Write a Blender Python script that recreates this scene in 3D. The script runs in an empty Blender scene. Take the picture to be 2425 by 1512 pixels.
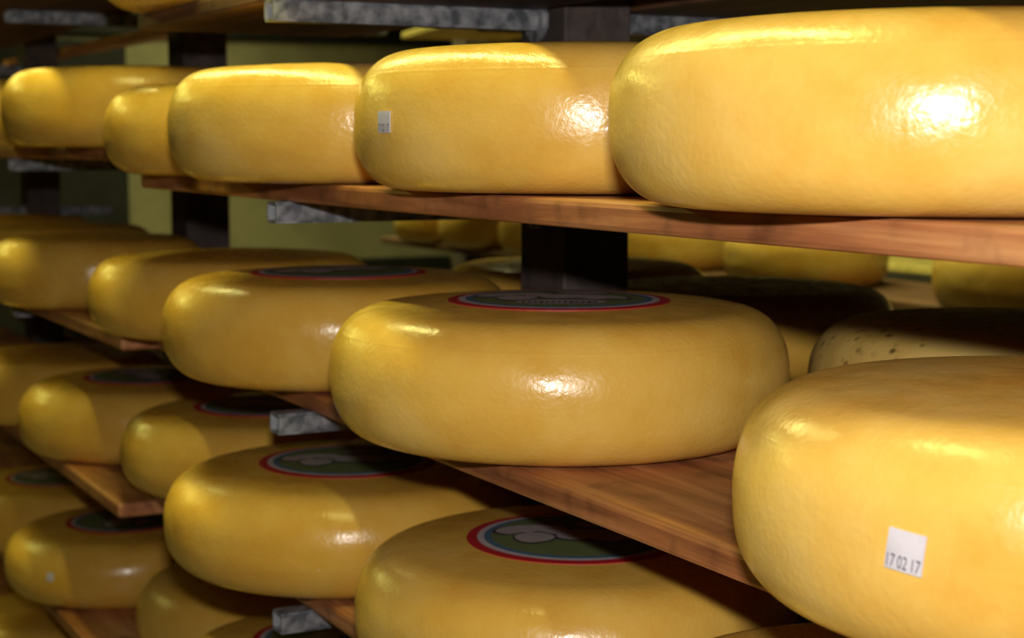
import bpy, bmesh, math, random
from mathutils import Vector, Matrix, noise
C = bpy.context.scene.collection
R = math.radians
EYE = 1.30                                   # height of the lens above the floor

# ------------------------------------------------------------------ camera
cd = bpy.data.cameras.new('camera'); cam = bpy.data.objects.new('camera', cd); C.objects.link(cam)
yaw, pitch, roll, FPX = R(27.5014), R(5.93275), R(0.0865), 3950.7
fw = Vector((-math.cos(yaw)*math.cos(pitch), math.sin(yaw)*math.cos(pitch), -math.sin(pitch)))
rt0 = Vector((math.sin(yaw), math.cos(yaw), 0)); up0 = rt0.cross(fw)
rt = math.cos(roll)*rt0 + math.sin(roll)*up0; up = -math.sin(roll)*rt0 + math.cos(roll)*up0
m = Matrix((rt, up, -fw)).transposed().to_4x4(); m.translation = (0, 0, EYE)
cam.matrix_world = m
cd.sensor_fit = 'HORIZONTAL'; cd.sensor_width = 22.3; cd.lens = FPX/2425*22.3
cd.clip_start = 0.05; cd.clip_end = 50
cd.dof.use_dof = True; cd.dof.focus_distance = 1.0; cd.dof.aperture_fstop = 7.1
bpy.context.scene.camera = cam

# ------------------------------------------------------------------ light and exposure
vs = bpy.context.scene.view_settings
vs.view_transform = 'Standard'; vs.look = 'None'; vs.gamma = 1; vs.exposure = .14
w = bpy.data.worlds.new('dim_store'); bpy.context.scene.world = w; w.use_nodes = True
w.node_tree.nodes['Background'].inputs[0].default_value = (1.0, .86, .6, 1)
w.node_tree.nodes['Background'].inputs[1].default_value = 0.002
def area(name, loc, direction, sx, sy, power, col, spread=180):
    d = bpy.data.lights.new(name, 'AREA'); d.shape = 'RECTANGLE'; d.size = sx; d.size_y = sy
    d.energy = power; d.color = col; d.spread = R(spread)
    o = bpy.data.objects.new(name, d); C.objects.link(o); o.location = loc
    o.rotation_euler = Vector(direction).to_track_quat('-Z', 'Y').to_euler()
    return o
# the camera's pop-up flash, a little above the lens
fl = area('camera_flash', Vector((0, 0, EYE)) + up*.097 - fw*.01, fw, .045, .022, 9.9, (1.0, .93, .87))
# fluorescent tube on the ceiling above the front aisle, and one above the back aisle
tube = area('aisle_tube_light', (-2.25, .370, EYE+1.0), (0, 0, -1), 2.9, .07, 25, (1.0, .98, .30), 150)
tube.rotation_euler.z += R(-2.5)
area('far_aisle_tube_light', (-4.7, -.25, EYE+.98), (.5, .15, -1), 2.4, .035, 12, (1.0, 1.0, .22))
area('back_aisle_tube_light', (-3.9, 1.70, EYE+1.0), (0, .12, -1), 4.6, .035, 30, (1.0, .98, .42), 135)

# ------------------------------------------------------------------ materials
def mat(name):
    mm = bpy.data.materials.new(name); mm.use_nodes = True
    nt = mm.node_tree; return mm, nt, nt.nodes, nt.links, nt.nodes['Principled BSDF']
def ramp(N, cols):
    r = N.new('ShaderNodeValToRGB')
    while len(r.color_ramp.elements) < len(cols): r.color_ramp.elements.new(.5)
    for e, (p, c) in zip(r.color_ramp.elements, cols): e.position = p; e.color = (*c, 1)
    return r
def wax(name, dark, mid, light, seed, speck=False, rough=.27):
    mm, nt, N, L, B = mat(name)
    tc = N.new('ShaderNodeTexCoord'); mp = N.new('ShaderNodeMapping'); mp.inputs['Location'].default_value = (seed*3.1, seed*1.7, seed)
    L.new(tc.outputs['Object'], mp.inputs[0])
    n1 = N.new('ShaderNodeTexNoise'); n1.inputs['Scale'].default_value = 11; n1.inputs['Detail'].default_value = 5; n1.inputs['Roughness'].default_value = .6
    L.new(mp.outputs[0], n1.inputs[0])
    r = ramp(N, [(.32, dark), (.5, mid), (.68, light)]); L.new(n1.outputs[0], r.inputs[0])
    out = r.outputs[0]
    # small pale salt crystals
    v = N.new('ShaderNodeTexVoronoi'); v.inputs['Scale'].default_value = 42; L.new(mp.outputs[0], v.inputs[0])
    r2 = ramp(N, [(.045, (1, 1, 1)), (.07, (0, 0, 0))]); L.new(v.outputs['Distance'], r2.inputs[0])
    n4 = N.new('ShaderNodeTexNoise'); n4.inputs['Scale'].default_value = 9; L.new(mp.outputs[0], n4.inputs[0])
    r4 = ramp(N, [(.58, (0, 0, 0)), (.66, (.45, .45, .45))]); L.new(n4.outputs[0], r4.inputs[0])
    mu = N.new('ShaderNodeMath'); mu.operation = 'MULTIPLY'; L.new(r2.outputs[0], mu.inputs[0]); L.new(r4.outputs[0], mu.inputs[1])
    mx = N.new('ShaderNodeMix'); mx.data_type = 'RGBA'; L.new(mu.outputs[0], mx.inputs[0]); L.new(out, mx.inputs[6]); mx.inputs[7].default_value = (.9, .8, .5, 1)
    out = mx.outputs[2]
    if speck:
        v2 = N.new('ShaderNodeTexVoronoi'); v2.inputs['Scale'].default_value = 85; L.new(mp.outputs[0], v2.inputs[0])
        r5 = ramp(N, [(.17, (.9, .9, .9)), (.36, (0, 0, 0))]); L.new(v2.outputs['Distance'], r5.inputs[0])
        n6 = N.new('ShaderNodeTexNoise'); n6.inputs['Scale'].default_value = 30; L.new(mp.outputs[0], n6.inputs[0])
        r6 = ramp(N, [(.46, (0, 0, 0)), (.58, (1, 1, 1))]); L.new(n6.outputs[0], r6.inputs[0])
        mu2 = N.new('ShaderNodeMath'); mu2.operation = 'MULTIPLY'; L.new(r5.outputs[0], mu2.inputs[0]); L.new(r6.outputs[0], mu2.inputs[1])
        mx2 = N.new('ShaderNodeMix'); mx2.data_type = 'RGBA'; L.new(mu2.outputs[0], mx2.inputs[0]); L.new(out, mx2.inputs[6]); mx2.inputs[7].default_value = (.10, .05, .015, 1)
        out = mx2.outputs[2]
    L.new(out, B.inputs['Base Color'])
    # uneven gloss and an orange-peel surface
    n2 = N.new('ShaderNodeTexNoise'); n2.inputs['Scale'].default_value = 260; n2.inputs['Detail'].default_value = 3; L.new(mp.outputs[0], n2.inputs[0])
    n3 = N.new('ShaderNodeTexNoise'); n3.inputs['Scale'].default_value = 45; n3.inputs['Detail'].default_value = 3; L.new(mp.outputs[0], n3.inputs[0])
    b1 = N.new('ShaderNodeBump'); b1.inputs['Strength'].default_value = .6; b1.inputs['Distance'].default_value = .0005; L.new(n2.outputs[0], b1.inputs['Height'])
    b2 = N.new('ShaderNodeBump'); b2.inputs['Strength'].default_value = .2; b2.inputs['Distance'].default_value = .0012; L.new(n3.outputs[0], b2.inputs['Height'])
    L.new(b1.outputs[0], b2.inputs['Normal']); L.new(b2.outputs[0], B.inputs['Normal'])
    rr = ramp(N, [(.35, (rough-.07,)*3), (.7, (rough+.10,)*3)]); L.new(n3.outputs[0], rr.inputs[0]); L.new(rr.outputs[0], B.inputs['Roughness'])
    B.inputs['Specular IOR Level'].default_value = .55
    B.inputs['Subsurface Weight'].default_value = .12; B.inputs['Subsurface Radius'].default_value = (1, .55, .15); B.inputs['Subsurface Scale'].default_value = .006
    return mm
WAX = [wax('yellow_wax_rind_%s' % n, d, m_, l, s) for n, d, m_, l, s in (
    ('amber', (.69, .375, .056), (.75, .46, .092), (.79, .53, .14), 1),
    ('golden', (.67, .36, .048), (.73, .44, .076), (.78, .505, .115), 7),
    ('honey', (.64, .335, .040), (.70, .40, .060), (.75, .47, .09), 13))]
WAX_SPECK = wax('speckled_wax_rind', (.55, .36, .08), (.66, .46, .13), (.72, .52, .17), 5, speck=True, rough=.4)

def wood(name, cols, scale=1, rough=.45):
    mm, nt, N, L, B = mat(name)
    tc = N.new('ShaderNodeTexCoord'); mp = N.new('ShaderNodeMapping'); mp.inputs['Scale'].default_value = (1.1*scale, 17*scale, 17*scale)
    oi = N.new('ShaderNodeObjectInfo'); cx = N.new('ShaderNodeCombineXYZ')
    ml = N.new('ShaderNodeMath'); ml.operation = 'MULTIPLY'; ml.inputs[1].default_value = 31; L.new(oi.outputs['Random'], ml.inputs[0])
    L.new(ml.outputs[0], cx.inputs[0]); L.new(ml.outputs[0], cx.inputs[1]); L.new(cx.outputs[0], mp.inputs['Location'])
    L.new(tc.outputs['Object'], mp.inputs[0])
    n = N.new('ShaderNodeTexNoise'); n.inputs['Scale'].default_value = 2.6; n.inputs['Detail'].default_value = 8; n.inputs['Roughness'].default_value = .62; n.inputs['Distortion'].default_value = .7
    L.new(mp.outputs[0], n.inputs[0])
    r = ramp(N, cols); L.new(n.outputs[0], r.inputs[0])
    # dark nicks and dried brine
    n2 = N.new('ShaderNodeTexNoise'); n2.inputs['Scale'].default_value = 24; n2.inputs['Detail'].default_value = 6; L.new(tc.outputs['Object'], n2.inputs[0])
    r2 = ramp(N, [(.30, (.45, .42, .45)), (.46, (1, 1, 1)), (.7, (1.15, 1.08, 1))]); L.new(n2.outputs[0], r2.inputs[0])
    mx = N.new('ShaderNodeMix'); mx.data_type = 'RGBA'; mx.blend_type = 'MULTIPLY'; mx.inputs[0].default_value = .8
    L.new(r.outputs[0], mx.inputs[6]); L.new(r2.outputs[0], mx.inputs[7]); L.new(mx.outputs[2], B.inputs['Base Color'])
    b = N.new('ShaderNodeBump'); b.inputs['Strength'].default_value = .5; b.inputs['Distance'].default_value = .001; L.new(n.outputs[0], b.inputs['Height']); L.new(b.outputs[0], B.inputs['Normal'])
    B.inputs['Roughness'].default_value = rough
    return mm
PLANK_SHADE = wood('shade_toned_plank', [(.28, (.07, .032, .016)), (.45, (.13, .062, .028)), (.58, (.20, .10, .045)), (.75, (.28, .15, .07))], rough=.6)  # darker copy of the plank wood, shade put into the colour
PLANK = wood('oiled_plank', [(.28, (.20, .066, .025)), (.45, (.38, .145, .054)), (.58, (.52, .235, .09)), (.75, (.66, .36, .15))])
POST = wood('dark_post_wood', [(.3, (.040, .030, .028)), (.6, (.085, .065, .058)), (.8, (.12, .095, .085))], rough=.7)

PALE_LIT = wood('lamplit_tone_wood', [(.3, (.52, .40, .12)), (.6, (.62, .50, .16)), (.8, (.70, .56, .2))])  # yellow lamplight put into the wood colour
def noisy(name, c1, c2, scale, rough=.8, metal=0, detail=5, lo=.38, hi=.62, bump=.3):
    mm, nt, N, L, B = mat(name)
    tc = N.new('ShaderNodeTexCoord'); n = N.new('ShaderNodeTexNoise'); n.inputs['Scale'].default_value = scale; n.inputs['Detail'].default_value = detail
    L.new(tc.outputs['Object'], n.inputs[0]); r = ramp(N, [(lo, c1), (hi, c2)]); L.new(n.outputs[0], r.inputs[0]); L.new(r.outputs[0], B.inputs['Base Color'])
    b = N.new('ShaderNodeBump'); b.inputs['Strength'].default_value = bump; b.inputs['Distance'].default_value = .001; L.new(n.outputs[0], b.inputs['Height']); L.new(b.outputs[0], B.inputs['Normal'])
    B.inputs['Roughness'].default_value = rough; B.inputs['Metallic'].default_value = metal
    return mm
GALV = noisy('dull_galvanised_steel', (.10, .11, .125), (.34, .35, .37), 70, rough=.5, metal=.25)
OLIVE = noisy('olive_plaster', (.31, .275, .165), (.38, .34, .205), 6, rough=.9)
DARKW = noisy('dark_plaster', (.05, .042, .032), (.08, .065, .05), 5, rough=.95)
FLOORM = noisy('damp_concrete', (.09, .08, .065), (.15, .13, .11), 4, rough=.7)
SHADEM = noisy('painted_shade_black', (.012, .011, .010), (.020, .018, .016), 9, rough=.6)  # near-black colour of the sheets that stand in for darkness
PAPER = noisy('sticker_paper', (.52, .49, .52), (.60, .57, .60), 60, rough=.55, bump=.1)
def plain(name, c, rough=.55):
    mm, nt, N, L, B = mat(name)
    tc = N.new('ShaderNodeTexCoord'); n = N.new('ShaderNodeTexNoise'); n.inputs['Scale'].default_value = 80; L.new(tc.outputs['Object'], n.inputs[0])
    r = ramp(N, [(.3, tuple(x*.85 for x in c)), (.7, c)]); L.new(n.outputs[0], r.inputs[0]); L.new(r.outputs[0], B.inputs['Base Color'])
    B.inputs['Roughness'].default_value = rough; return mm
LRED = plain('label_red', (.42, .010, .018)); LWHITE = plain('label_white', (.44, .40, .42)); LBLUE = plain('label_blue', (.055, .13, .21))
LGREEN = plain('label_green', (.115, .15, .055)); LINK = plain('label_ink', (.03, .035, .035)); LGREY = plain('label_pale_print', (.33, .29, .29))
INK = plain('date_ink', (.05, .05, .09))

# ------------------------------------------------------------------ helpers
def link(name, me, m_, parent=None):
    o = bpy.data.objects.new(name, me); C.objects.link(o)
    if m_ is not None and not me.materials: me.materials.append(m_)
    if parent: o.parent = parent
    return o
def tag(o, label=None, cat=None, group=None, kind=None):
    if label: o['label'] = label
    if cat: o['category'] = cat
    if group: o['group'] = group
    if kind: o['kind'] = kind
    return o
def box_mesh(name, sx, sy, sz, bevel=.003, seg=2, warp=0, cuts=0):
    """box from (0,0,0) to (sx,sy,sz), bevelled, long axis X, optionally a little warped"""
    bm = bmesh.new(); bmesh.ops.create_cube(bm, size=1)
    for v in bm.verts: v.co = Vector(((v.co.x+.5)*sx, (v.co.y+.5)*sy, (v.co.z+.5)*sz))
    if cuts:
        es = [e for e in bm.edges if abs(e.verts[0].co.x-e.verts[1].co.x) > sx*.5]
        bmesh.ops.subdivide_edges(bm, edges=es, cuts=cuts)
    if bevel:
        es = [e for e in bm.edges if len(e.link_faces) == 2 and e.calc_face_angle(0) > .5]
        bmesh.ops.bevel(bm, geom=es, offset=bevel, segments=seg, profile=.5, affect='EDGES')
    if warp:
        for v in bm.verts:
            v.co.z += warp*math.sin(v.co.x*2.1+sy*9)
            v.co.y += warp*.6*noise.noise(Vector((v.co.x*2.3, sz*50, v.co.z*4)))
    me = bpy.data.meshes.new(name); bm.to_mesh(me); bm.free()
    for p in me.polygons: p.use_smooth = False
    return me

H0, ARC, NE, DOME = 0.09495, 0.04226, 2.438, 0.00995      # wheel height, rim width, rim roundness, swell of the top
def profile(Rr, h, n=46):
    pts = [(0.0, 0.0), ((Rr-ARC)*.5, 0.0)]
    e = 2/NE
    for k in range(n+1):
        t = -math.pi/2 + math.pi*k/n
        s = math.sin(t)
        pts.append((Rr-ARC+ARC*abs(math.cos(t))**e, h/2 + h/2*math.copysign(abs(s)**e, s)))
    for f in (.8, .6, .4, .2, .07): pts.append(((Rr-ARC)*f, h))
    pts.append((0.0, h))
    out = []
    for r, z in pts:
        k = min(max((z-h*.5)/(h*.5), 0), 1)
        r2 = r
        if z > h*.5: z = z + DOME*max(1-(r/Rr)**2, 0)*k
        out.append((r2, z))
    return out
def top_z(r, Rr, h): return h + DOME*(1-(r/Rr)**2)
def wheel_mesh(name, Rr, h, seed, crease=True, dents=0.0, seg=144):
    pr = profile(Rr, h); cz = h*.86
    # a mould line runs round the shoulder: split the profile there
    if crease:
        side = [q for q in pr if q[0] > Rr*.8 and q[1] > h*.5]
        def rad(z):
            for a_, b_ in zip(side, side[1:]):
                if a_[1] <= z <= b_[1]: return a_[0]+(b_[0]-a_[0])*(z-a_[1])/max(b_[1]-a_[1], 1e-9)
            return side[0][0]
        ins = [(rad(cz+dz)+off, cz+dz) for dz, off in ((-.0030, 0), (-.0016, .00008), (-.0008, .00022), (0, -.00005), (.0009, 0), (.0024, 0))]
        k0 = max(i for i, q in enumerate(pr) if q[0] > Rr*.8 and q[1] <= cz-.0036)
        k1 = min(i for i, q in enumerate(pr) if i > k0 and q[1] >= cz+.0030)
        pr = pr[:k0+1]+ins+pr[k1:]
    bm = bmesh.new(); rings = []
    sd = seed*7.3
    for r, z in pr:
        if r < 1e-6: rings.append([bm.verts.new((0, 0, z))]); continue
        ring = []
        for k in range(seg):
            a = 2*math.pi*k/seg; ca, sa = math.cos(a), math.sin(a)
            d = .0016*noise.noise(Vector((ca*1.6+sd, sa*1.6, z*14))) + .0006*noise.noise(Vector((ca*6+sd, sa*6, z*45)))
            side = min(1, max(0, z/(h*.2)))*min(1, r/(Rr*.8))
            if dents and z < h*.45:
                d -= dents*max(0, noise.noise(Vector((ca*7+sd, sa*7, z*70))))*(1-z/(h*.45))
            ring.append(bm.verts.new(((r+d*side)*ca, (r+d*side)*sa, z)))
        rings.append(ring)
    for A, B_ in zip(rings, rings[1:]):
        if len(A) == 1:
            for k in range(seg): bm.faces.new((A[0], B_[(k+1) % seg], B_[k]))
        elif len(B_) == 1:
            for k in range(seg): bm.faces.new((A[k], A[(k+1) % seg], B_[0]))
        else:
            for k in range(seg): bm.faces.new((A[k], A[(k+1) % seg], B_[(k+1) % seg], B_[k]))
    me = bpy.data.meshes.new(name); bm.to_mesh(me); bm.free()
    for p in me.polygons: p.use_smooth = True
    return me

LR = .0885
def label_mesh(Rr, h, rot):
    """round paper label pressed onto the swollen top: red, white and blue rings round a green field"""
    seg = 72; bands = [(LR, 0), (.0800, 1), (.0745, 2), (.0685, 3), (.05, 3), (.025, 3), (0, 3)]
    bm = bmesh.new(); rings = []
    def zt(r): return top_z(r, Rr, h)+.0006
    bot = [bm.verts.new((LR*math.cos(2*math.pi*k/seg), LR*math.sin(2*math.pi*k/seg), top_z(LR, Rr, h)-.0006)) for k in range(seg)]
    for r, mi in bands:
        if r == 0: rings.append([bm.verts.new((0, 0, zt(0)))])
        else: rings.append([bm.verts.new((r*math.cos(2*math.pi*k/seg), r*math.sin(2*math.pi*k/seg), zt(r))) for k in range(seg)])
    for k in range(seg): bm.faces.new((bot[k], bot[(k+1) % seg], rings[0][(k+1) % seg], rings[0][k]))
    for i, (A, B_) in enumerate(zip(rings, rings[1:])):
        for k in range(seg):
            f = bm.faces.new((A[k], A[(k+1) % seg], B_[0])) if len(B_) == 1 else bm.faces.new((A[k], A[(k+1) % seg], B_[(k+1) % seg], B_[k]))
            f.material_index = bands[i][1]
    me = bpy.data.meshes.new('paper_label'); bm.to_mesh(me); bm.free()
    for m_ in (LRED, LWHITE, LBLUE, LGREEN): me.materials.append(m_)
    return me
def blob(bm, pts, zf, dz, mi, rot, scale=1, shift=(0, 0)):
    c, s = math.cos(rot), math.sin(rot)
    P = []
    for x, y in pts:
        x, y = x*scale+shift[0], y*scale+shift[1]
        X, Y = x*c-y*s, x*s+y*c
        P.append((X, Y))
    cx = sum(p[0] for p in P)/len(P); cy = sum(p[1] for p in P)/len(P)
    ce = bm.verts.new((cx, cy, zf(math.hypot(cx, cy))+dz))
    vs_ = [bm.verts.new((x, y, zf(math.hypot(x, y))+dz)) for x, y in P]
    for i in range(len(vs_)):
        f = bm.faces.new((ce, vs_[i], vs_[(i+1) % len(vs_)])); f.material_index = mi
def smooth_poly(pts, n=4):
    out = []
    for i in range(len(pts)):
        p0, p1, p2, p3 = [Vector(pts[(i+k-1) % len(pts)]) for k in range(4)]
        for k in range(n):
            t = k/n
            out.append(tuple(.5*((2*p1)+(p2-p0)*t+(2*p0-5*p1+4*p2-p3)*t*t+(3*p1-p0-3*p2+p3)*t**3)))
    return out
def print_mesh(Rr, h, rot, band):
    """pale grazing animals outlined in ink on the green field, and a row of small worn ink marks below them"""
    zf = lambda r: top_z(r, Rr, h)
    bm = bmesh.new()
    a1 = smooth_poly([(-.056, .010), (-.050, .024), (-.030, .030), (-.010, .027), (.000, .016), (.002, .004), (-.006, -.004), (-.014, .006), (-.022, .010), (-.030, .004), (-.040, .006), (-.046, .000)])
    a2 = smooth_poly([(-.040, -.004), (-.030, .004), (-.018, .002), (-.010, -.008), (-.014, -.020), (-.028, -.026), (-.038, -.018)])
    a3 = smooth_poly([(-.006, .004), (.006, .014), (.024, .016), (.040, .010), (.054, .000), (.056, -.012), (.044, -.014), (.034, -.022), (.018, -.016), (.004, -.018), (-.008, -.010)])
    a4 = smooth_poly([(.004, .034), (.016, .044), (.036, .040), (.044, .028), (.030, .022), (.012, .024)])
    for a in (a1, a2, a3, a4):
        a = [(x*1.06-.006, y*1.1-.002) for x, y in a]
        cx = sum(p[0] for p in a)/len(a); cy = sum(p[1] for p in a)/len(a)
        blob(bm, [(cx+(x-cx)*1.10, cy+(y-cy)*1.14-.001) for x, y in a], zf, .0009, 1, rot)
        blob(bm, a, zf, .0011, 0, rot)
    if band: blob(bm, smooth_poly([(-.030, -.034), (.0, -.030), (.034, -.034), (.030, -.050), (0, -.056), (-.030, -.050)]), zf, .0009, 2, rot)
    rnd = random.Random(4)
    for k in range(13 if band else 0):
        x = -.028+k*.0046; y = -.043-.004*math.cos(x*40)
        s = .0014+.0006*rnd.random(); t = .0035+.002*rnd.random()
        blob(bm, [(x-s, y-t), (x+s, y-t*.8), (x+s*.8, y+t), (x-s, y+t*.9)], zf, .0012, 1, rot)
    me = bpy.data.meshes.new('animal_print'); bm.to_mesh(me); bm.free()
    for m_ in (LGREY, LINK, LGREY): me.materials.append(m_)
    return me

wheel_count = [0]
def surf_pt(pr, phi, z, off=0.0):
    for a, b in zip(pr, pr[1:]):
        if a[1] <= z <= b[1] and a[0] > .1:
            f = (z-a[1])/max(b[1]-a[1], 1e-9); r = a[0]+(b[0]-a[0])*f + off
            return Vector((r*math.cos(phi), r*math.sin(phi), z))
    return Vector((.17, 0, z))
def sticker(root, Rr, h, phi, zf, wd, ht, ang, text=None, tsize=.006):
    pr = profile(Rr, h); z0 = zf*h; ca, sa = math.cos(ang), math.sin(ang)
    def place(u, v, off):      # u to the right seen from outside, v up, in metres along the rind
        x, y = u*ca-v*sa, u*sa+v*ca
        return surf_pt(pr, phi+x/Rr, z0+y, off)
    bm = bmesh.new(); nx, ny = 8, 8; g = []
    for off in (.0001, .0009):
        g.append([[bm.verts.new(place(wd*(i/nx-.5), ht*(j/ny-.5), off)) for i in range(nx+1)] for j in range(ny+1)])
    for j in range(ny):
        for i in range(nx):
            bm.faces.new((g[1][j][i], g[1][j][i+1], g[1][j+1][i+1], g[1][j+1][i]))
            bm.faces.new((g[0][j][i], g[0][j+1][i], g[0][j+1][i+1], g[0][j][i+1]))
    for i in range(nx):
        bm.faces.new((g[0][0][i], g[0][0][i+1], g[1][0][i+1], g[1][0][i])); bm.faces.new((g[0][ny][i+1], g[0][ny][i], g[1][ny][i], g[1][ny][i+1]))
        bm.faces.new((g[0][i+1][0], g[0][i][0], g[1][i][0], g[1][i+1][0])); bm.faces.new((g[0][i][nx], g[0][i+1][nx], g[1][i+1][nx], g[1][i][nx]))
    me = bpy.data.meshes.new('date_sticker'); bm.to_mesh(me); bm.free()
    st = link('date_sticker', me, PAPER, root); st['label'] = 'small white paper sticker' + (' with the date 17 02 17' if text else '')
    if text:
        cu = bpy.data.curves.new('t', 'FONT'); cu.body = text; cu.size = 1; cu.align_x = 'CENTER'; cu.space_word = .8
        to = bpy.data.objects.new('t', cu); C.objects.link(to); bpy.context.view_layer.update()
        tm = bpy.data.meshes.new_from_object(to); C.objects.unlink(to); bpy.data.objects.remove(to)
        xs = [v.co.x for v in tm.vertices]; x0, x1 = min(xs), max(xs); ys = [v.co.y for v in tm.vertices]; y0, y1 = min(ys), max(ys)
        for v in tm.vertices:
            u = (v.co.x-x0)/(x1-x0)-.5; vv = (v.co.y-y0)/(y1-y0)
            v.co = place(u*wd*.90, -ht*.44+vv*tsize, .0011)
        link('printed_date', tm, INK, st)
    return st
def cheese(x, y, z, dR, dh, label, seed, mtl=0, lab=None, crease=True, dents=0.0, group=None, low=False):
    Rr, h = .18+dR, H0+dh
    me = wheel_mesh('cheese_wheel', Rr, h, seed, crease and seed < 7, dents, 96 if low else 168)
    o = link('cheese_wheel', me, mtl if not isinstance(mtl, int) else WAX[mtl])
    o.location = (x, y, EYE+z); tag(o, label, 'cheese', group)
    if lab is not None:
        lb = link('paper_label', label_mesh(Rr, h, lab), None, o); lb['label'] = 'round printed label with red, white and blue rings'
        link('animal_print', print_mesh(Rr, h, lab, lab > R(300)), None, lb)
    return o, Rr, h

# ------------------------------------------------------------------ the setting
def struct(name, me, m_, loc):
    o = link(name, me, m_); o.location = loc; o['kind'] = 'structure'; return o
struct('floor', box_mesh('floor', 9.2, 4.8, .1, 0), FLOORM, (-7.1, -1.6, -.1))
struct('ceiling', box_mesh('ceiling', 9.2, 4.8, .1, 0), DARKW, (-7.1, -1.6, EYE+1.10))
struct('wall_far', box_mesh('wall_far', .1, 4.6, EYE+1.10, 0), OLIVE, (-6.6, -1.5, 0))
struct('wall_right', box_mesh('wall_right', 8.5, .1, EYE+1.10, 0), DARKW, (-6.5, 3.1, 0))
struct('wall_left', box_mesh('wall_left', 8.5, .1, EYE+1.10, 0), DARKW, (-6.5, -1.6, 0))
struct('wall_near', box_mesh('wall_near', .1, 4.6, EYE+1.10, 0), DARKW, (2.0, -1.5, 0))
struct('shade_sheet_1', box_mesh('shade_sheet_top', .02, 3.7, .69, .01), SHADEM, (-6.5, -.62, EYE+.42))  # added near-black sheet painting the darkness over the wall top
struct('shade_sheet_2', box_mesh('shade_sheet_low', .02, 2.0, EYE-.47, .01), SHADEM, (-6.5, 1.08, 0))  # added near-black sheet that darkens the lamplit foot of the wall
struct('shade_panel_1', box_mesh('shade_panel_1', .05, 2.3, EYE+.40, .004), SHADEM, (-6.5, -.62, 0))  # added near-black panel standing in for racks deep in shadow

# ------------------------------------------------------------------ rack: planks
TH = .0178
ZN = [.1495, -.0328, -.2281, -.4165, -.6632]                    # plank tops of the near bay, above and below eye level
YN = [.519, .519, .5417, .5392, .535]
ZL = [.229, -.0028, -.2355, -.4392, -.6765, -.905]
YL = [.447, .520, .5144, .4999, .5092, .51]
def plank(x0, x1, y, z, wd, label, group, warp=.0012, bev=.0035, rz=0, m_=None):
    me = box_mesh('shelf_plank', x1-x0, wd, TH, bev, 2, warp, 14)
    o = link('shelf_plank', me, m_ or PLANK); o.location = (x0, y, EYE+z-TH); o.rotation_euler.z = rz
    tag(o, label, 'shelf plank', group); return o
near_names = ['reddish plank at the very top, above the upper row of big wheels',
              'red-brown plank under the four large wheels of the upper row',
              'red-brown plank whose bare corner shows below the large labelled centre wheel',
              'plank under the lower centre wheels, its edge peeking out at bottom centre',
              'lowest near plank, in shadow under the green labelled wheel']
left_names = ['blurred plank crossing the top left corner above a grey arm',
              'thin blurred plank under the upper left wheels',
              'blurred plank at left edge with a sunlit yellow patch between two wheels',
              'blurred plank at lower left ending in a sawn corner with a bright strip',
              'blurred plank at the bottom left with a bright strip along its front',
              'lowest blurred plank in the far bay, below the bottom left wheels']
back_names = ['rear plank of the top shelf behind the front plank', 'rear plank of the upper row, hidden behind the big wheels',
              'rear plank carrying the two shadowed wheels behind the centre wheel', 'rear plank behind the lower centre wheels', 'rear plank of the lowest near shelf']
near_end = [-1.94, -1.94, -1.965, -1.985, -1.97]
for i in range(5):
    plank(near_end[i], .35, YN[i], ZN[i], .262, near_names[i], 'front planks of the near rack', m_=PLANK_SHADE if i == 0 else None)
    plank(-1.95 if i else -1.76, .35, .868, ZN[i]-(.012 if i == 2 else 0), .37, back_names[i], 'rear planks of the near rack', m_=PLANK_SHADE)
for i in range(6):
    plank(-4.6, -2.01 if i == 0 else -2.03 if i < 3 else -2.005, YL[i], ZL[i], .27, left_names[i], 'front planks of the far rack', m_=PLANK_SHADE if i == 0 else None)
plank(-1.96, .35, .519, .352, .262, 'added light-blocking plank above the top edge of the view, near rack', 'added light-blocking planks above the view')  # unseen planks added here to keep tube light out of the racks
plank(-1.96, .35, .868, .352, .37, 'added light-blocking rear plank above the top edge of the view, near rack', 'added light-blocking planks above the view', m_=PLANK_SHADE)
plank(-4.6, -2.01, .500, .42, .27, 'added light-blocking plank above the top left corner of the view, far rack', 'added light-blocking planks above the view')
plank(-4.6, -2.01, .868, .42, .37, 'added light-blocking rear plank above the top left corner of the view, far rack', 'added light-blocking planks above the view', m_=PLANK_SHADE)
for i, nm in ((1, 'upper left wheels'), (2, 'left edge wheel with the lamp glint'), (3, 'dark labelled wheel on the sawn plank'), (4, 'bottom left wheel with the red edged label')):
    plank(-4.6, -2.06, .868, ZL[i]-.006, .37, 'added light-blocking rear plank behind the ' + nm, 'rear planks of the far rack', m_=PLANK_SHADE)  # added to stop back aisle light reaching the far wheels
plank(-4.6, -2.06, .868, .222, .05, 'narrow dull green lit rear plank edge beside the top left plank corner', 'rear planks of the far rack')

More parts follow.
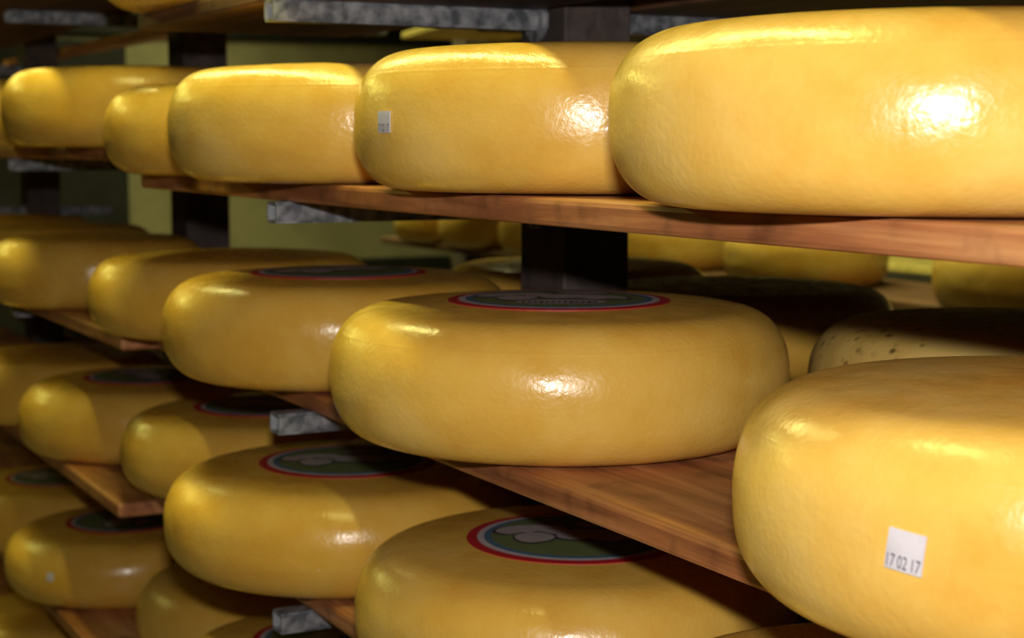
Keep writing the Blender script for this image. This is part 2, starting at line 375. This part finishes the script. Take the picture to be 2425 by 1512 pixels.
# ------------------------------------------------------------------ rack: posts with their steel arms
def arm_mesh(length, hgt=.0195, wd=.026):
    """square tube along +Y, open front end, bracket plate where it meets the post"""
    bm = bmesh.new()
    o = [(-wd/2, 0), (wd/2, 0), (wd/2, -hgt), (-wd/2, -hgt)]; t = .0025
    i_ = [(-wd/2+t, -t), (wd/2-t, -t), (wd/2-t, -hgt+t), (-wd/2+t, -hgt+t)]
    def ring(pts, y): return [bm.verts.new((x, y, z)) for x, z in pts]
    oa, ob, ia, ib = ring(o, 0), ring(o, length), ring(i_, 0), ring(i_, .05)
    for k in range(4):
        n = (k+1) % 4
        bm.faces.new((oa[k], oa[n], ob[n], ob[k])); bm.faces.new((oa[n], oa[k], ia[k], ia[n])); bm.faces.new((ia[n], ia[k], ib[k], ib[n]))
    bm.faces.new(ib); bm.faces.new(ob)
    bmesh.ops.bevel(bm, geom=[e for e in bm.edges if all(v in oa+ob for v in e.verts) and abs(e.verts[0].co.y-e.verts[1].co.y) > .01], offset=.0025, segments=2, affect='EDGES')
    bmesh.ops.recalc_face_normals(bm, faces=bm.faces)
    me = bpy.data.meshes.new('support_arm'); bm.to_mesh(me); bm.free(); return me
def plate_mesh(r=.021):
    bm = bmesh.new()
    bmesh.ops.create_cone(bm, cap_ends=True, segments=28, radius1=r, radius2=r, depth=.006)
    bmesh.ops.rotate(bm, verts=bm.verts, matrix=Matrix.Rotation(math.pi/2, 3, 'X'))
    bmesh.ops.bevel(bm, geom=bm.edges[:], offset=.0012, segments=1, affect='EDGES')
    me = bpy.data.meshes.new('bracket_plate'); bm.to_mesh(me); bm.free(); return me
ARMF, ARMB, PLATE = arm_mesh(.281), arm_mesh(.30), plate_mesh()
ARMS = arm_mesh(.13)
def post(xc, tops, label, yf=.51, backs=None, wd=.09, z1=1.0, back_arm=None):
    me = box_mesh('rack_post', wd, .074, EYE+z1, .002)
    p = link('rack_post', me, POST); p.location = (xc-wd/2, .791, 0)
    tag(p, label, 'post', 'upright posts of the cheese rack')
    for k, z in enumerate(tops):
        a = link('support_arm', ARMF, GALV, p); a.location = (wd/2, yf-.791, EYE+z-TH-.0006); a['label'] = 'grey galvanised steel arm'
        q = link('bracket_plate', PLATE, GALV, a); q.location = (.004, .272, -.010)
        zb = (backs or tops)[k]
        b = link('support_arm', back_arm or ARMB, GALV, p); b.location = (wd/2, .074+.0005, EYE+zb-TH-.0006); b['label'] = 'grey galvanised steel arm'
    return p
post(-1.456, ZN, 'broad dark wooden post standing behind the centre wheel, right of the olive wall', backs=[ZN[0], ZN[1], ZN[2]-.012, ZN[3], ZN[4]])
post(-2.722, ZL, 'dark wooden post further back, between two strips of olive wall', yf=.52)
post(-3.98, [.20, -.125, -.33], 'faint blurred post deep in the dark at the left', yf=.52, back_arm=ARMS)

# ------------------------------------------------------------------ cheese wheels, near rack
G1, G2, G3, G4 = 'wheels on the upper plank', 'wheels on the middle plank', 'wheels on the lower plank', 'wheels on the lowest plank'
Z1, Z2, Z3, Z4 = ZN[1], ZN[2], ZN[3], ZN[4]
cheese(-.7019, .628, Z1, 0, -.0022, 'huge yellow wheel at the upper right with a bright flash reflection', 1, 0, group=G1)
o, Rr, h = cheese(-1.101, .6383, Z1, -.0019, .0035, 'upper row yellow wheel with a small white date sticker and a wrinkled lower rim', 2, 1, dents=.0022, group=G1)
sticker(o, Rr, h, R(-83), .50, .0163, .0150, 0, '17 02 17', .0052)
cheese(-1.4598, .6026, Z1, .0004, .0032, 'upper row wheel immediately left of the one with the date sticker', 3, 1, group=G1)
cheese(-1.8332, .6355, Z1, -.0004, -.0009, 'small looking upper row wheel sitting at the end of the plank over the gap', 4, 2, group=G1)
o, Rr, h = cheese(-.5983, .6305, Z2, -.0093, .0094, 'big foreground wheel at lower right with a large white date sticker', 5, 0, group=G2)
sticker(o, Rr, h, R(-70), .54, .0178, .0178, R(-6), '17 02 17', .0058)
cheese(-1.1545, .643, Z2, .0018, .0036, 'large centre wheel with a red-ringed round label on top and a flash glint', 6, 1, lab=R(422), group=G2)
cheese(-1.5636, .6174, Z2, -.0058, -.0008, 'wheel just left of and behind the centre wheel, its label in shadow', 7, 2, lab=R(100), group=G2)
cheese(-1.9861, .645, Z2, -.0043, -.0053, 'bright rimmed wheel second to the left of the centre wheel, over the plank gap', 8, 2, group=G2)
cheese(-1.1552, .6598, Z3, -.0009, -.0025, 'wheel at bottom centre whose label shows pale animals on green', 9, 1, lab=R(60), group=G3)
cheese(-1.5425, .6171, Z3, .002, -.0017, 'lower row wheel with a grey print label, left of the bottom centre wheel', 10, 2, lab=R(75), group=G3)
cheese(-1.9536, .6739, Z3, -.003, -.0067, 'dim lower row wheel tucked behind the grey labelled one, above the sawn plank corner', 11, 2, lab=R(60), group=G3)
cheese(-.7354, .6441, Z3, 0, 0, 'wheel of which only a brown sliver shows under the big foreground wheel', 12, 1, group=G3)
cheese(-1.7448, .6745, Z4, -.0011, .0006, 'wheel at the bottom edge with a dark green label in a red ring', 13, 1, lab=R(-60), group=G4)
# two wheels and one more in the shadow at the back of the middle shelf
cheese(-1.02, 1.01, Z2-.012, -.003, -.004, 'pale dark-speckled wheel in the shadow behind the centre and foreground wheels', 14, WAX_SPECK, group='wheels at the back of the middle shelf')
cheese(-1.50, 1.058, Z2-.012, -.008, -.010, 'unlit wheel hidden in shadow behind the centre wheel and right of the broad post', 15, 2, group='wheels at the back of the middle shelf')
cheese(-1.858, 1.06, Z2-.012, -.006, -.008, 'wheel behind the broad post showing a lit wedge of its side', 16, WAX[0], group='wheels at the back of the middle shelf')
cheese(-1.822, .63, ZN[0], 0, 0, 'wheel cut off by the top edge, on the top left plank', 17, 1, group='wheels on the top plank')

# ------------------------------------------------------------------ cheese wheels, far rack
ZA, ZB, ZC, ZD, ZE = ZL[1], ZL[2], ZL[3], ZL[4], ZL[5]
F = 'wheels in the blurred far rack'
cheese(-2.206, .5956, ZA, .0005, .0016, 'upper left wheel half bright yellow, half brown shade', 21, 2, group=F, low=True)
cheese(-2.575, .612, ZA, 0, 0, 'sliver of a wheel at the left edge, upper row', 22, 2, group=F, low=True)
cheese(-2.5108, .6031, ZB, -.0186, -.0009, 'left edge wheel of the middle row with a white lamp glint on its rim', 23, 2, group=F, low=True)
cheese(-2.88, .61, ZB, 0, 0, 'darker wheel behind the glinting left edge wheel, its top against the olive wall', 24, 2, group=F, low=True)
cheese(-3.26, .60, ZB, 0, 0, 'farthest wheel of the middle row, almost lost in the dark', 25, 2, group=F, low=True)
cheese(-2.3879, .6398, ZC, .0002, .0011, 'wheel with a dark label standing on the sawn plank, lower left', 26, 2, lab=R(10), group=F, low=True)
o, Rr, h = cheese(-2.765, .600, ZC, 0, 0, 'bright wheel at the left edge with a small white tag, lower row', 27, 2, group=F, low=True)
sticker(o, Rr, h, R(-64), .42, .010, .010, 0)
o, Rr, h = cheese(-2.5191, .6379, ZD, -.0017, -.0025, 'bottom left wheel with a white tag and a red edged dark label', 28, 2, lab=R(-30), group=F, low=True)
sticker(o, Rr, h, R(-51), .58, .012, .012, 0)
cheese(-2.90, .62, ZD, 0, 0, 'dim wheel with a dark label under the left end of the sawn plank', 29, 2, lab=R(80), group=F, low=True)
cheese(-2.1208, .7331, ZD, -.0021, .0007, 'wheel below the grey labelled one near the bottom, mostly hidden', 30, 1, group=F, low=True)
cheese(-2.90, .62, ZE, 0, 0, 'wheel just peeking in at the bottom left corner', 31, 2, group=F, low=True)

# ------------------------------------------------------------------ rack beyond the back aisle
RZ = -.268
def rear_plank(x0, x1, y, z, label, rz=0): 
    return plank(x0, x1, y, z, .30, label, 'planks of the rack across the back aisle', rz=rz, m_=PALE_LIT if rz or y > 2.2 else PLANK_SHADE)
rear_plank(-4.55, -.9, 1.93, RZ, 'front plank of the rack across the back aisle')
rear_plank(-4.24, -3.0, 1.865, .29+TH, 'bright yellow plank edge slanting under the top grey arm', rz=R(-11.3))
rear_plank(-4.45, -.9, 2.35, RZ+.02, 'pale lit plank glimpsed between two distant wheels at right')
me = box_mesh('rack_post', .09, .08, EYE+1.0, .002)
for x, lb in ((-4.62, 'dark post at the end of the rack across the back aisle'), (-1.3, 'post of the back aisle rack, hidden behind the right hand wheels')):
    p = link('rack_post', me, POST); p.location = (x, 2.20, 0); tag(p, lb, 'post', 'posts of the rack across the back aisle')
RG = 'small distant wheels across the back aisle'
for k, (x, lb) in enumerate(((-4.27, 'dim distant wheel at the left end of the back aisle rack'), (-3.975, 'distant wheel in the middle of the three left of the broad post'),
        (-3.62, 'distant wheel touching the left edge of the broad post'), (-3.12, 'distant wheel just right of the broad post'), (-2.62, 'distant wheel with dark spots above the shadowed wheels'), (-2.02, 'distant bright wheel at the far right under the upper plank'))):
    rr = -.02 if k > 2 else -.035
    cheese(x, 2.01, RZ, rr, .012, lb, 40+k, 0, group=RG, low=True)
